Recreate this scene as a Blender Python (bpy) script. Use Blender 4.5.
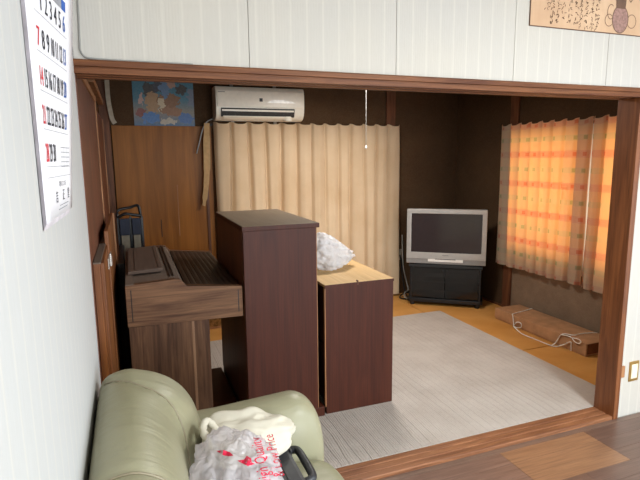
import bpy, bmesh, math, random
from mathutils import Vector, Matrix, noise
from mathutils.bvhtree import BVHTree
for o in list(bpy.data.objects): bpy.data.objects.remove(o, do_unlink=True)
S = bpy.context.scene
COL = S.collection
PI = math.pi
rnd = random.Random(7)

# ------------------------------------------------------------------ camera
yaw, pitch, roll = (math.radians(a) for a in (20.5, 9.2, 0.65))
fw = Vector((math.sin(yaw)*math.cos(pitch), math.cos(yaw)*math.cos(pitch), -math.sin(pitch)))
rt = Vector((math.cos(yaw), -math.sin(yaw), 0))
dn = fw.cross(rt)
r2 = rt*math.cos(roll) + dn*math.sin(roll)
d2 = -rt*math.sin(roll) + dn*math.cos(roll)
cam = bpy.data.cameras.new('camera'); camo = bpy.data.objects.new('camera', cam); COL.objects.link(camo)
cam.sensor_width = 36; cam.lens = 508/640*36; cam.clip_start = 0.02
mw = Matrix((r2, -d2, -fw)).transposed().to_4x4(); mw.translation = (0, 0, 1.5)
camo.matrix_world = mw
S.camera = camo

# ------------------------------------------------------------------ world, light, exposure
W = bpy.data.worlds.new('World'); S.world = W; W.use_nodes = True
W.node_tree.nodes['Background'].inputs[0].default_value = (0.80, 0.88, 1.0, 1)
W.node_tree.nodes['Background'].inputs[1].default_value = 0.6
vs = S.view_settings
vs.view_transform = 'Standard'; vs.look = 'None'; vs.gamma = 1; vs.use_curve_mapping = False
vs.exposure = 0.0
def area(name, loc, target, sx, sy, power, color):
    l = bpy.data.lights.new(name, 'AREA'); l.shape = 'RECTANGLE'; l.size = sx; l.size_y = sy
    l.energy = power; l.color = color
    o = bpy.data.objects.new(name, l); COL.objects.link(o)
    o.location = loc; d = Vector(target) - Vector(loc)
    o.rotation_euler = d.to_track_quat('-Z', 'Y').to_euler()
    return o
# daylight standing in each of the four windows of the two rooms
area('daylight_side_window', (3.86, -0.35, 1.15), (0, -0.35, 1.0), 2.4, 1.9, 80, (0.74, 0.88, 1.0))
area('daylight_rear_window', (1.9, -2.76, 1.15), (1.9, 0, 1.0), 2.4, 1.9, 232, (0.87, 0.94, 1.0))
area('daylight_orange_window', (3.75, 3.2, 1.2), (0, 3.2, 1.1), 1.6, 1.15, 26, (1.0, 0.95, 0.88))
area('daylight_beige_window', (1.7, 5.2, 0.95), (1.7, 0, 0.95), 1.7, 1.7, 22, (1.0, 0.92, 0.8))

# ------------------------------------------------------------------ materials
def lin(h):
    h = h.lstrip('#'); c = [int(h[i:i+2], 16)/255 for i in (0, 2, 4)]
    return tuple((x/12.92 if x <= .04045 else ((x+.055)/1.055)**2.4) for x in c) + (1,)
class NT:
    def __init__(s, name):
        s.m = bpy.data.materials.new(name); s.m.use_nodes = True
        s.t = s.m.node_tree; s.b = s.t.nodes['Principled BSDF']; s.out = s.t.nodes['Material Output']
    def n(s, typ, **kw):
        x = s.t.nodes.new(typ)
        for k, v in kw.items(): setattr(x, k, v)
        return x
    def l(s, a, b): s.t.links.new(a, b)
    def coord(s, kind='Object', scale=(1, 1, 1), loc=(0, 0, 0), rot=(0, 0, 0)):
        c = s.n('ShaderNodeTexCoord'); m = s.n('ShaderNodeMapping')
        s.l(c.outputs[kind], m.inputs[0])
        m.inputs['Scale'].default_value = scale; m.inputs['Location'].default_value = loc; m.inputs['Rotation'].default_value = rot
        return m.outputs[0]
    def noise(s, vec, sc=5, det=4, rough=.5, dist=0):
        x = s.n('ShaderNodeTexNoise'); x.inputs['Scale'].default_value = sc; x.inputs['Detail'].default_value = det
        x.inputs['Roughness'].default_value = rough; x.inputs['Distortion'].default_value = dist
        s.l(vec, x.inputs['Vector']); return x.outputs['Fac']
    def ramp(s, fac, stops):
        x = s.n('ShaderNodeValToRGB'); e = x.color_ramp.elements
        while len(e) < len(stops): e.new(.5)
        for el, (p, c) in zip(e, stops): el.position = p; el.color = lin(c) if isinstance(c, str) else c
        s.l(fac, x.inputs[0]); return x.outputs[0]
    def mix(s, fac, a, b, mode='MIX'):
        x = s.n('ShaderNodeMix', data_type='RGBA', blend_type=mode)
        for i, v in ((0, fac), (6, a), (7, b)):
            if isinstance(v, bpy.types.NodeSocket): s.l(v, x.inputs[i])
            elif isinstance(v, str): x.inputs[i].default_value = lin(v)
            else: x.inputs[i].default_value = v
        return x.outputs[2]
    def math(s, op, a, b=None, c=None):
        x = s.n('ShaderNodeMath', operation=op)
        for i, v in enumerate((a, b, c)):
            if v is None: continue
            if isinstance(v, bpy.types.NodeSocket): s.l(v, x.inputs[i])
            else: x.inputs[i].default_value = v
        return x.outputs[0]
    def sep(s, vec):
        x = s.n('ShaderNodeSeparateXYZ'); s.l(vec, x.inputs[0]); return x.outputs
    def bump(s, h, strength=.3, dist=.01):
        x = s.n('ShaderNodeBump'); x.inputs['Strength'].default_value = strength; x.inputs['Distance'].default_value = dist
        s.l(h, x.inputs['Height']); s.l(x.outputs[0], s.b.inputs['Normal']); return x.outputs[0]
    def col(s, c):
        if isinstance(c, str): s.b.inputs['Base Color'].default_value = lin(c)
        else: s.l(c, s.b.inputs['Base Color'])
    def set(s, rough=.5, spec=.5, metal=0):
        s.b.inputs['Roughness'].default_value = rough; s.b.inputs['Specular IOR Level'].default_value = spec
        s.b.inputs['Metallic'].default_value = metal
def plain(name, c, rough=.5, spec=.5, metal=0, var=.06, sc=30, bump=0):
    t = NT(name); v = t.coord(); f = t.noise(v, sc, 3)
    base = lin(c); d = tuple(x*(1-var*2) for x in base[:3]) + (1,); u = tuple(min(1, x*(1+var*2)) for x in base[:3]) + (1,)
    t.col(t.ramp(f, [(.3, d), (.7, u)])); t.set(rough, spec, metal)
    if bump: t.bump(f, bump, .004)
    return t.m
def wood(name, a, b, axis='Z', sc=1, rough=.45, spec=.4, c=None, contrast=(.35, .65), gr=.15):
    t = NT(name); k = {'X': (1.2, 14, 14), 'Y': (14, 1.2, 14), 'Z': (14, 14, 1.2)}[axis]
    v = t.coord('Object', tuple(x*sc for x in k)); f = t.noise(v, 1.6, 6, .6, 1.2)
    k2 = {'X': (3, 160, 160), 'Y': (160, 3, 160), 'Z': (160, 160, 3)}[axis]
    g = t.noise(t.coord('Object', tuple(x*sc for x in k2)), 1, 3, .6)
    st = [(contrast[0], a), (contrast[1], b)]
    if c: st.append((min(1, contrast[1]+.12), c))
    m = t.ramp(f, st)
    gg = t.ramp(g, [(.3, (1-gr*2,)*3+(1,)), (.6, (1, 1, 1, 1))])
    t.col(t.mix(1.0, m, gg, 'MULTIPLY')); t.set(rough, spec); t.bump(g, .08, .002)
    return t.m
MT = {}
MT['trim'] = wood('reddish_trim_wood', '#5b321c', '#80502f', 'X', rough=.5, spec=.25)
MT['sill'] = wood('worn_sill_wood', '#7d4f34', '#a06c49', 'X', rough=.5, spec=.3)
MT['trim_z'] = wood('brown_post_wood', '#6a3d22', '#8a5430', 'Z', rough=.4)
MT['old_post'] = wood('old_post_wood', '#59351f', '#7a4c30', 'Z', rough=.6)
MT['pale_edge'] = wood('pale_worn_wood', '#8d5d3a', '#b5835a', 'Z', rough=.6)
MT['left_panel'] = wood('left_panel_wood', '#5d3421', '#784630', 'Z', sc=.6, rough=.5)
MT['low_cab'] = wood('low_cabinet_wood', '#6b3d20', '#8f5629', 'Z', sc=.6, rough=.45)
MT['ply'] = wood('orange_plywood', '#7a4a1a', '#986126', 'Z', sc=.35, spec=.25, rough=.5, gr=.06)
MT['mahog'] = wood('dark_mahogany_veneer', '#3e1a0e', '#4f2515', 'Z', sc=.7, spec=.25, rough=.5, contrast=(.3, .75))
MT['mahog_back'] = wood('brown_back_board', '#57331c', '#70452a', 'Z', sc=.5, rough=.5)
MT['raw_ply'] = wood('raw_yellow_plywood', '#c09a62', '#d4b07a', 'Y', sc=.6, rough=.6, gr=.06)
MT['walnut_x'] = wood('walnut_veneer_along', '#4f3424', '#7d5a40', 'X', sc=.9, spec=.2, rough=.55, c='#8a674a')
MT['walnut_z'] = wood('walnut_veneer_up', '#452d1f', '#684933', 'Z', sc=.9, spec=.2, rough=.55, c='#7d5f45')
MT['slat'] = wood('dark_slat_wood', '#231a15', '#352922', 'Y', rough=.45, spec=.3)
MT['pale_wood'] = wood('light_interior_edge', '#9a6a45', '#b98358', 'Z')
MT['sap'] = wood('sapwood', '#7d5a40', '#8d6a4e', 'Z')
MT['card'] = plain('cardboard', '#b08560', .8, .2, var=.08, sc=12)
MT['card_dark'] = plain('cardboard_end', '#6b4128', .8, .2)
for i, (a, b) in enumerate((('#76594b', '#8a6c5c'), ('#644c40', '#785d50'), ('#876249', '#9d7555'), ('#6e564a', '#826858'))):
    MT['plank%d' % i] = wood('floor_plank_%d' % i, a, b, 'X', sc=1.3, rough=.28, spec=.5, contrast=(.3, .7))
MT['floor_base'] = plain('floor_joint', '#2a1a12', .7)
MT['ceiling'] = plain('ceiling_board', '#cfc8ba', .8)
MT['ceiling_t'] = wood('tatami_ceiling_board', '#5a3c26', '#73502f', 'X', rough=.6)

def wallpaper(name, axis, warm, cool):
    t = NT(name); v = t.coord('Object'); p = t.sep(v)[axis]
    w = t.math('SINE', t.math('MULTIPLY', p, 2*PI/.068)); w = t.math('POWER', t.math('MULTIPLY_ADD', w, .5, .5), 24.)
    w2 = t.math('SINE', t.math('MULTIPLY', p, 2*PI/.011))
    sc = [220, 220, 18]
    n1 = t.noise(t.coord('Object', sc), 1, 3); n2 = t.noise(v, 60, 3); n3 = t.noise(v, 1.5, 2)
    c = t.mix(n3, warm, cool)
    c = t.mix(t.math('MULTIPLY', w, .35), c, '#d9d4c8')
    c = t.mix(t.math('MULTIPLY', n1, .22), c, '#a39c8c')
    t.col(c); t.set(.75, .2)
    h = t.math('ADD', t.math('MULTIPLY', w, .3), t.math('ADD', t.math('MULTIPLY', n1, .8), t.math('MULTIPLY_ADD', w2, .15, n2)))
    t.bump(h, .18, .002)
    return t.m
MT['paper_x'] = wallpaper('striped_wallpaper', 0, '#cbc3b4', '#bab8b6')
MT['paper_y'] = wallpaper('striped_wallpaper_side', 1, '#c0c0bd', '#c5c6c6')
def sandwall(name, cs):
    t = NT(name); v = t.coord('Object')
    n1 = t.noise(v, 2.2, 5, .6); n2 = t.noise(v, 110, 4, .8); n3 = t.noise(v, 14, 4)
    c = t.ramp(n1, [(.3, cs[0]), (.55, cs[1]), (.8, cs[2])])
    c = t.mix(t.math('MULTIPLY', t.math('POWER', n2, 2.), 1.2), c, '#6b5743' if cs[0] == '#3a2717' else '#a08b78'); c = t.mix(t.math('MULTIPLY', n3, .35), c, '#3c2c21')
    t.col(c); t.set(.95, .1); t.bump(n2, .6, .004)
    return t.m
MT['sand'] = sandwall('brown_sand_wall', ('#3a2717', '#46311e', '#523c27'))
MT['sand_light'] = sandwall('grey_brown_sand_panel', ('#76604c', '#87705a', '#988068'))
def tatami():
    t = NT('tatami_straw'); v = t.coord('Object'); s = t.sep(v)
    n1 = t.noise(t.coord('Object', (6, 200, 1)), 1, 3); n2 = t.noise(v, 3, 4)
    c = t.ramp(n2, [(.3, '#c28840'), (.7, '#d69e58')]); c = t.mix(t.math('MULTIPLY', n1, .3), c, '#9c6a32')
    t.col(c); t.set(.6, .3); t.bump(n1, .3, .002); return t.m
MT['tatami'] = tatami()
def carpet():
    t = NT('ribbed_carpet'); v = t.coord('Object'); s = t.sep(v)
    wob = t.math('MULTIPLY', t.noise(t.coord('Object', (7, 2, 1)), 1, 3), .06)
    x = t.math('ADD', s[0], wob)
    a = t.math('MULTIPLY_ADD', t.math('SINE', t.math('MULTIPLY', x, 2*PI/.013)), .5, .5)
    b = t.math('POWER', t.math('MULTIPLY_ADD', t.math('SINE', t.math('MULTIPLY', x, 2*PI/.052)), .5, .5), 9.)
    n1 = t.noise(t.coord('Object', (150, 45, 1)), 1, 4, .7); n2 = t.noise(v, 5, 4)
    b = t.math('MULTIPLY', b, t.math('MULTIPLY_ADD', t.noise(t.coord('Object', (3, 1.5, 1), (3, 5, 0)), 1, 2), 2.6, -.6)); b.node.use_clamp = True
    c = t.ramp(n2, [(.3, '#a69a90'), (.7, '#bab0a7')])
    c = t.mix(t.math('MULTIPLY', b, .3), c, '#857a70'); c = t.mix(t.math('MULTIPLY', a, .18), c, '#8a7d70')
    c = t.mix(t.math('MULTIPLY', n1, .55), c, '#dcd3c8')
    t.col(c); t.set(.95, .1)
    h = t.math('ADD', t.math('MULTIPLY', b, -.7), t.math('ADD', t.math('MULTIPLY', a, -.4), n1)); t.bump(h, .7, .006); return t.m
MT['carpet'] = carpet()
def leather():
    t = NT('sage_leatherette'); v = t.coord('Object'); n1 = t.noise(v, 160, 3); n2 = t.noise(v, 4, 4)
    t.col(t.ramp(n2, [(.3, '#8e8a6e'), (.7, '#9b977c')])); t.set(.42, .45)
    n3 = t.noise(t.coord('Object', (6, 26, 6)), 1, 3, .5, .6)
    t.bump(t.math('ADD', t.math('MULTIPLY', n1, .1), n3), .25, .012); return t.m
MT['sofa'] = leather()
MT['sofa_seam'] = plain('sage_seam', '#8a8068', .5)
def dusty(name, a, dust):
    t = NT(name); v = t.coord('Object'); n1 = t.noise(v, 6, 5); n2 = t.noise(t.coord('Object', (30, 3, 30)), 1, 4)
    c = t.mix(n2, a, dust); c = t.mix(t.math('MULTIPLY', n1, .5), c, dust); t.col(c); t.set(.7, .25); return t.m
MT['dust_top'] = dusty('dusty_cabinet_top', '#6d5a46', '#857662')
MT['dust_org'] = dusty('dusty_organ_top', '#56463c', '#75675b')
MT['dust_org2'] = dusty('dusty_organ_lid', '#4a382e', '#66554a')
MT['ac'] = plain('ivory_plastic', '#e8e1cf', .35, .5, var=.02)
MT['ac_dark'] = plain('dark_slot', '#2a2622', .6)
MT['ac_gloss'] = plain('white_gloss_sticker', '#f4f1e8', .2)
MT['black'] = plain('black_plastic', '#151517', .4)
MT['black_soft'] = plain('black_tool_case_plastic', '#2b2b2e', .45, .5, var=.1)
MT['dark_grey'] = plain('dark_grey_plastic', '#222323', .5)
MT['silver'] = plain('silver_plastic', '#b4b0aa', .35, .5, .2, var=.02)
MT['silver_dark'] = plain('silver_grille', '#8f8c88', .5, .5, .2, var=.02)
MT['white_pl'] = plain('white_plastic', '#ece9e2', .35, var=.02)
MT['screen'] = plain('dark_glass_screen', '#383030', .12, .6, var=.02)
MT['metal'] = plain('bright_hinge_metal', '#a89f96', .4, .5, .5)
MT['bar'] = plain('grey_steel_bar', '#a39b90', .5, .5, .1)
MT['brass'] = plain('brass_plate', '#b28d50', .35, .5, .6)
MT['cream_pl'] = plain('cream_plastic', '#e6dcc0', .4)
MT['wire'] = plain('grey_cable', '#8d8b86', .5)
MT['string'] = plain('white_string', '#e9e4da', .8)
MT['navy'] = plain('navy_cloth', '#1c2436', .7)
MT['grey_pan'] = plain('pale_grey_panel', '#7d7869', .7)
MT['ink'] = plain('black_ink', '#4a3a30', .9, .1)
MT['ink_brown'] = plain('brown_ink', '#70584a', .9, .1)
MT['print_black'] = plain('calendar_black', '#3a3a40', .8, .1)
MT['print_red'] = plain('calendar_red', '#d6424a', .8, .1)
MT['print_blue'] = plain('calendar_blue', '#3f62a8', .8, .1)
MT['print_grey'] = plain('calendar_grey', '#9a9a9e', .8, .1)
MT['bag_red'] = plain('bag_red_print', '#d8274a', .5, .3)
MT['cal_paper'] = plain('calendar_paper', '#e9e7ea', .7, .2, var=.01)
MT['cal_edge'] = plain('calendar_page_edges', '#cdc6ca', .8, .2)
MT['tape'] = plain('tan_cloth_strip', '#a98a62', .8, .1)
MT['pale_strip'] = plain('pale_cloth_strip', '#a89c8a', .8, .1)
MT['gourd'] = plain('grey_wash_paint', '#9a7a70', .9, .1, var=.12, sc=80)
MT['creamcloth'] = plain('cream_cloth', '#cbc4b2', .85, .1, var=.05, sc=9)
MT['parcel'] = plain('printed_carton', '#8d6a3e', .7, .2, var=.3, sc=45)
def scrollpaper():
    t = NT('aged_tan_paper'); v = t.coord('Object'); n1 = t.noise(v, 4, 5); n2 = t.noise(t.coord('Object', (30, 30, 3)), 1, 4)
    c = t.ramp(n1, [(.3, '#c39f80'), (.7, '#d8b898')]); c = t.mix(t.math('MULTIPLY', n2, .35), c, '#a98565'); t.col(c); t.set(.85, .1); return t.m
MT['scroll'] = scrollpaper()

def cloth_mix(t, front, back, fac, alpha=None):
    d = t.n('ShaderNodeBsdfDiffuse'); tr = t.n('ShaderNodeBsdfTranslucent'); m = t.n('ShaderNodeMixShader')
    for sh, c in ((d, front), (tr, back)):
        if isinstance(c, str): sh.inputs[0].default_value = lin(c)
        else: t.l(c, sh.inputs[0])
    m.inputs[0].default_value = fac; t.l(d.outputs[0], m.inputs[1]); t.l(tr.outputs[0], m.inputs[2])
    t.l(m.outputs[0], t.out.inputs[0]); return d, tr
def beige():
    t = NT('beige_curtain_cloth'); v = t.coord('UV'); s = t.sep(v)
    n1 = t.noise(t.coord('UV', (400, 60, 1)), 1, 3); n2 = t.noise(t.coord('UV', (60, 400, 1)), 1, 3); n3 = t.noise(v, 3, 3)
    c = t.ramp(n3, [(.3, '#d3b795'), (.7, '#dfc6a6')]); c = t.mix(t.math('MULTIPLY', t.math('ADD', n1, n2), .22), c, '#8d7658')
    cloth_mix(t, c, c, .22); return t.m
MT['beige'] = beige()
def orange():
    t = NT('printed_curtain_cloth'); v = t.coord('UV'); s = t.sep(v)
    def near(x, centre, w):   # 1 inside a band around the centre of each repeat
        return t.math('LESS_THAN', t.math('ABSOLUTE', t.math('SUBTRACT', t.math('FRACT', x), centre)), w)
    U = t.math('MULTIPLY', s[0], 1/.13); V = t.math('MULTIPLY', s[1], 1/.262)
    sq = near(U, .5, .13); g = t.math('MULTIPLY', sq, near(V, .25, .06)); r = t.math('MULTIPLY', sq, near(V, .75, .06))
    gb = near(V, .25, .09); rb = near(V, .75, .11)
    wv = t.noise(t.coord('UV', (300, 40, 1)), 1, 2); wh = t.noise(t.coord('UV', (14, 260, 1)), 1, 3)
    base = t.mix(t.math('MULTIPLY', wh, .5), '#cdbfa6', '#b3a084')
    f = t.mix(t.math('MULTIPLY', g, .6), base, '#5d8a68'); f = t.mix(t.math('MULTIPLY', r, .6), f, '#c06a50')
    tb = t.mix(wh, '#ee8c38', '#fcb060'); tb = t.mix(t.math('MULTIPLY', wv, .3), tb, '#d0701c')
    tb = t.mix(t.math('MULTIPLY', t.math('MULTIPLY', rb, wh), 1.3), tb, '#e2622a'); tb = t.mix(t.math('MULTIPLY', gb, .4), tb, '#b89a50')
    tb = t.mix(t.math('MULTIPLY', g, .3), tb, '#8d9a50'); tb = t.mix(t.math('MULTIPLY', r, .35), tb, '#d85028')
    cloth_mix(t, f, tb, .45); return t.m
MT['orange'] = orange()
def lace():
    t = NT('white_lace'); cloth_mix(t, '#d6d0c6', '#d8c8b0', .3); return t.m
MT['lace'] = lace()
def bagmat(name, c, op):
    t = NT(name); t.col(c); t.set(.2, .6)
    v = t.coord('Object'); vo = t.n('ShaderNodeTexVoronoi', feature='DISTANCE_TO_EDGE'); vo.inputs['Scale'].default_value = 26
    nz = t.n('ShaderNodeTexNoise'); nz.inputs['Scale'].default_value = 14; t.l(v, nz.inputs['Vector'])
    mx = t.n('ShaderNodeVectorMath', operation='MULTIPLY_ADD'); t.l(nz.outputs['Color'], mx.inputs[0]); mx.inputs[1].default_value = (.09,)*3; t.l(v, mx.inputs[2]); t.l(mx.outputs[0], vo.inputs['Vector'])
    t.bump(t.math('MINIMUM', vo.outputs['Distance'], .35), .8, .02)
    tp = t.n('ShaderNodeBsdfTransparent'); tr = t.n('ShaderNodeBsdfTranslucent'); tr.inputs[0].default_value = lin(c)
    m1 = t.n('ShaderNodeMixShader'); m1.inputs[0].default_value = .45; t.l(t.b.outputs[0], m1.inputs[1]); t.l(tr.outputs[0], m1.inputs[2])
    m2 = t.n('ShaderNodeMixShader'); m2.inputs[0].default_value = op; t.l(tp.outputs[0], m2.inputs[1]); t.l(m1.outputs[0], m2.inputs[2])
    t.l(m2.outputs[0], t.out.inputs[0]); return t.m
MT['bag_clear'] = bagmat('clear_plastic_bag', '#f6f0f2', .62)
MT['bag_white'] = bagmat('white_plastic_bag', '#f2f0f0', .92)
def glass(name, tint, op):
    t = NT(name); t.col(tint); t.set(.08, .6)
    tp = t.n('ShaderNodeBsdfTransparent'); m2 = t.n('ShaderNodeMixShader'); m2.inputs[0].default_value = op
    t.l(tp.outputs[0], m2.inputs[1]); t.l(t.b.outputs[0], m2.inputs[2]); t.l(m2.outputs[0], t.out.inputs[0]); return t.m
MT['smoke_glass'] = glass('smoked_glass', '#101213', .8)
MT['pane'] = glass('window_glass', '#dfe6e8', .12)
def poster():
    t = NT('poster_print'); v = t.coord('Object'); n = t.n('ShaderNodeTexNoise'); n.inputs['Scale'].default_value = 26; n.inputs['Detail'].default_value = 6
    t.l(v, n.inputs['Vector'])
    mx = t.n('ShaderNodeVectorMath', operation='MULTIPLY_ADD'); t.l(n.outputs['Color'], mx.inputs[0]); mx.inputs[1].default_value = (.11,)*3; t.l(v, mx.inputs[2])
    s = t.sep(mx.outputs[0])
    z0 = t.math('MULTIPLY', t.sep(v)[2], 1/.42)
    c = t.ramp(z0, [(.0, '#3f6f96'), (.3, '#8f8a80'), (.55, '#2f7f98'), (1, '#1d7a94')])
    for (x, z, rx, rz, cc) in ((.14, .31, .05, .06, '#1c2a38'), (.41, .32, .05, .04, '#15222e'), (.22, .34, .05, .05, '#1f3550'),
        (.16, .2, .06, .09, '#b4916a'), (.3, .22, .1, .06, '#8a6040'), (.27, .33, .04, .09, '#5f88b0'), (.33, .37, .04, .05, '#b98f7c'),
        (.24, .18, .02, .07, '#d8c8a8'), (.07, .23, .02, .06, '#c9a9a0'), (.32, .13, .09, .04, '#9a6f52'), (.13, .07, .08, .05, '#3f7fc0'),
        (.44, .07, .06, .05, '#3a6fae'), (.06, .12, .04, .04, '#8a4a4a'), (.5, .25, .04, .08, '#6f7f96'), (.28, .04, .07, .03, '#c0b8a8')):
        dx = t.math('DIVIDE', t.math('SUBTRACT', s[0], x+.055), rx); dz = t.math('DIVIDE', t.math('SUBTRACT', s[2], z+.055), rz)
        d = t.math('ADD', t.math('MULTIPLY', dx, dx), t.math('MULTIPLY', dz, dz))
        c = t.mix(t.math('LESS_THAN', d, 1.), c, cc)
    c = t.mix(t.math('MULTIPLY', t.noise(v, 45, 6, .75), .25), c, '#d9c9b0'); c = t.mix(t.math('MULTIPLY', t.noise(v, 80, 4, .7), .45), c, '#141a20')
    t.col(c); t.set(.5, .3); return t.m
MT['poster'] = poster()

# ------------------------------------------------------------------ mesh helpers
def wloc(p):
    v = Vector((0, 0, 0))
    while p is not None: v = v + p.location; p = p.parent
    return v
class MB:
    def __init__(s): s.b = bmesh.new()
    def box(s, lo, hi, bev=0, seg=2):
        lo = Vector(lo); hi = Vector(hi); c = (lo+hi)/2; d = hi-lo
        t = bmesh.new(); bmesh.ops.create_cube(t, size=1, matrix=Matrix.Translation(c) @ Matrix.Diagonal((*d, 1)))
        if bev: bmesh.ops.bevel(t, geom=t.edges[:], offset=bev, segments=seg, profile=.6, affect='EDGES')
        s.add(t); return s
    def add(s, t):
        m = bpy.data.meshes.new('t'); t.to_mesh(m); t.free(); s.b.from_mesh(m); bpy.data.meshes.remove(m)
    def prism(s, pts, axis, a, b, bev=0):
        def P(u, v, w):
            return {'x': (w, u, v), 'y': (u, w, v), 'z': (u, v, w)}[axis]
        t = bmesh.new(); A = [t.verts.new(P(u, v, a)) for u, v in pts]; B = [t.verts.new(P(u, v, b)) for u, v in pts]
        n = len(pts); t.faces.new(A); t.faces.new(B[::-1])
        for i in range(n): t.faces.new((A[i], B[i], B[(i+1) % n], A[(i+1) % n]))
        bmesh.ops.recalc_face_normals(t, faces=t.faces)
        if bev: bmesh.ops.bevel(t, geom=t.edges[:], offset=bev, segments=2, profile=.6, affect='EDGES')
        s.add(t); return s
    def tube(s, pts, r, n=8, closed=False):
        pts = [Vector(p) for p in pts]; rings = []; m = len(pts)
        up = Vector((.3, .2, .9)).normalized()
        for i, p in enumerate(pts):
            if closed: d = pts[(i+1) % m]-pts[i-1]
            else: d = pts[min(i+1, m-1)]-pts[max(i-1, 0)]
            d.normalize(); a = d.cross(up)
            if a.length < 1e-3: a = d.cross(Vector((1, 0, 0)))
            a.normalize(); q = d.cross(a); rr = r[i] if isinstance(r, (list, tuple)) else r
            rings.append([s.b.verts.new(p+(a*math.cos(2*PI*k/n)+q*math.sin(2*PI*k/n))*rr) for k in range(n)])
        for i in range(m if closed else m-1):
            A = rings[i]; B = rings[(i+1) % m]
            for k in range(n): s.b.faces.new((A[k], A[(k+1) % n], B[(k+1) % n], B[k]))
        if not closed:
            s.b.faces.new(rings[0][::-1]); s.b.faces.new(rings[-1])
        return s
    def lathe(s, prof, c, axis='z', n=24):
        rings = []
        for r, h in prof:
            ring = []
            for k in range(n):
                a = 2*PI*k/n; u, v = r*math.cos(a), r*math.sin(a)
                q = {'z': (u, v, h), 'y': (u, h, v), 'x': (h, u, v)}[axis]; ring.append(s.b.verts.new(Vector(c)+Vector(q)))
            rings.append(ring)
        for A, B in zip(rings, rings[1:]):
            for k in range(n): s.b.faces.new((A[k], A[(k+1) % n], B[(k+1) % n], B[k]))
        s.b.faces.new(rings[0][::-1]); s.b.faces.new(rings[-1]); return s
    def grid(s, fn, nu, nv, closed_u=False, uv=None, caps=False):
        g = [[s.b.verts.new(fn(i/(nu if closed_u else nu-1), j/(nv-1))) for i in range(nu)] for j in range(nv)]
        L = s.b.loops.layers.uv.verify() if uv else None
        for j in range(nv-1):
            for i in range(nu if closed_u else nu-1):
                i2 = (i+1) % nu
                f = s.b.faces.new((g[j][i], g[j][i2], g[j+1][i2], g[j+1][i]))
                if L:
                    for lp, (a, b) in zip(f.loops, ((i, j), (i+1, j), (i+1, j+1), (i, j+1))):
                        lp[L].uv = uv(a/(nu-1), b/(nv-1))
        if caps: s.b.faces.new(g[0][::-1]); s.b.faces.new(g[-1])
        return s
    def build(s, name, mat, parent=None, local=False, smooth=False, origin=None, normals=True):
        if normals: bmesh.ops.recalc_face_normals(s.b, faces=s.b.faces)
        m = bpy.data.meshes.new(name)
        off = Vector((0, 0, 0))
        if not local: off = wloc(parent) if parent is not None else Vector(origin or (0, 0, 0))
        bmesh.ops.translate(s.b, verts=s.b.verts, vec=-off)
        s.b.to_mesh(m); s.b.free()
        m.materials.append(MT[mat] if isinstance(mat, str) else mat)
        if smooth:
            m.polygons.foreach_set('use_smooth', [True]*len(m.polygons))
        o = bpy.data.objects.new(name, m); COL.objects.link(o)
        if parent is not None: o.parent = parent
        elif not local: o.location = off
        return o
def tag(o, label, cat, group=None):
    o['label'] = label; o['category'] = cat
    if group: o['group'] = group
    return o
def thing(name, label, cat, loc, rz=0, group=None):
    o = bpy.data.objects.new(name, None); o.empty_display_size = .1; COL.objects.link(o); o.location = loc; o.rotation_euler = (0, 0, rz)
    return tag(o, label, cat, group)
def struct(o): o['kind'] = 'structure'; return o
def bx(name, lo, hi, mat, parent=None, bev=.002, local=False, origin=None):
    return MB().box(lo, hi, bev).build(name, mat, parent, local, origin=origin)
def catmull(pts, n=8, closed=False):
    P = [Vector(p) for p in pts]; out = []; m = len(P)
    rng = range(m) if closed else range(m-1)
    for i in rng:
        g = (lambda k: P[k % m]) if closed else (lambda k: P[max(0, min(m-1, k))])
        a, b, c, d = g(i-1), g(i), g(i+1), g(i+2)
        for k in range(n):
            t = k/n
            out.append(.5*((2*b)+(c-a)*t+(2*a-5*b+4*c-d)*t*t+(3*b-a-3*c+d)*t**3))
    if not closed: out.append(P[-1])
    return out
def text_mesh(body, size, res=2):
    c = bpy.data.curves.new('t', 'FONT'); c.body = body; c.size = size; c.align_x = 'CENTER'; c.align_y = 'CENTER'; c.resolution_u = res
    o = bpy.data.objects.new('t', c); COL.objects.link(o)
    dg = bpy.context.evaluated_depsgraph_get()
    m = bpy.data.meshes.new_from_object(o.evaluated_get(dg)); bpy.data.objects.remove(o); bpy.data.curves.remove(c)
    V = [v.co.copy() for v in m.vertices]; F = [list(p.vertices) for p in m.polygons]; bpy.data.meshes.remove(m)
    return V, F

# ------------------------------------------------------------------ the setting
XL, XR, YO, YB, YR = -.147, 3.45, 1.98, 4.84, -2.6
NX = 3.7
# near room floor with boards
fl = struct(bx('floor', (XL-.1, YR, -.06), (NX, 1.975, -.022), 'floor_base', bev=0))
bx('plank', (XL, 1.937, -.024), (NX, 1.974, -.0152), 'plank3', fl, .001)
y = 1.936; row = 0
while y > .6:
    y0 = y-.095
    blk = row//3
    x = [1.70, 1.40, 1.95, 1.55, 1.80][blk % 5] - .57*4; k = 0
    tone = random.Random(blk*17+3)
    while x < NX:
        L = .57
        tn = random.Random(blk*31+k)
        ci = 2 if (blk == 0 and abs(x-1.70) < .1) else tn.choice((0, 0, 1, 3))
        x0, x1 = max(x, XL), min(x+L, NX)
        if x1-x0 > .02:
            bx('plank', (x0+.0006, y0+.0006, -.024), (x1-.0006, y-.0006, -.015+rnd.uniform(-.0003, .0003)), 'plank%d' % ci, fl, .001)
        x += L; k += 1
    y = y0; row += 1
bx('board_field', (XL, YR, -.024), (NX, y, -.0155), 'plank0', fl, 0)
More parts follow.
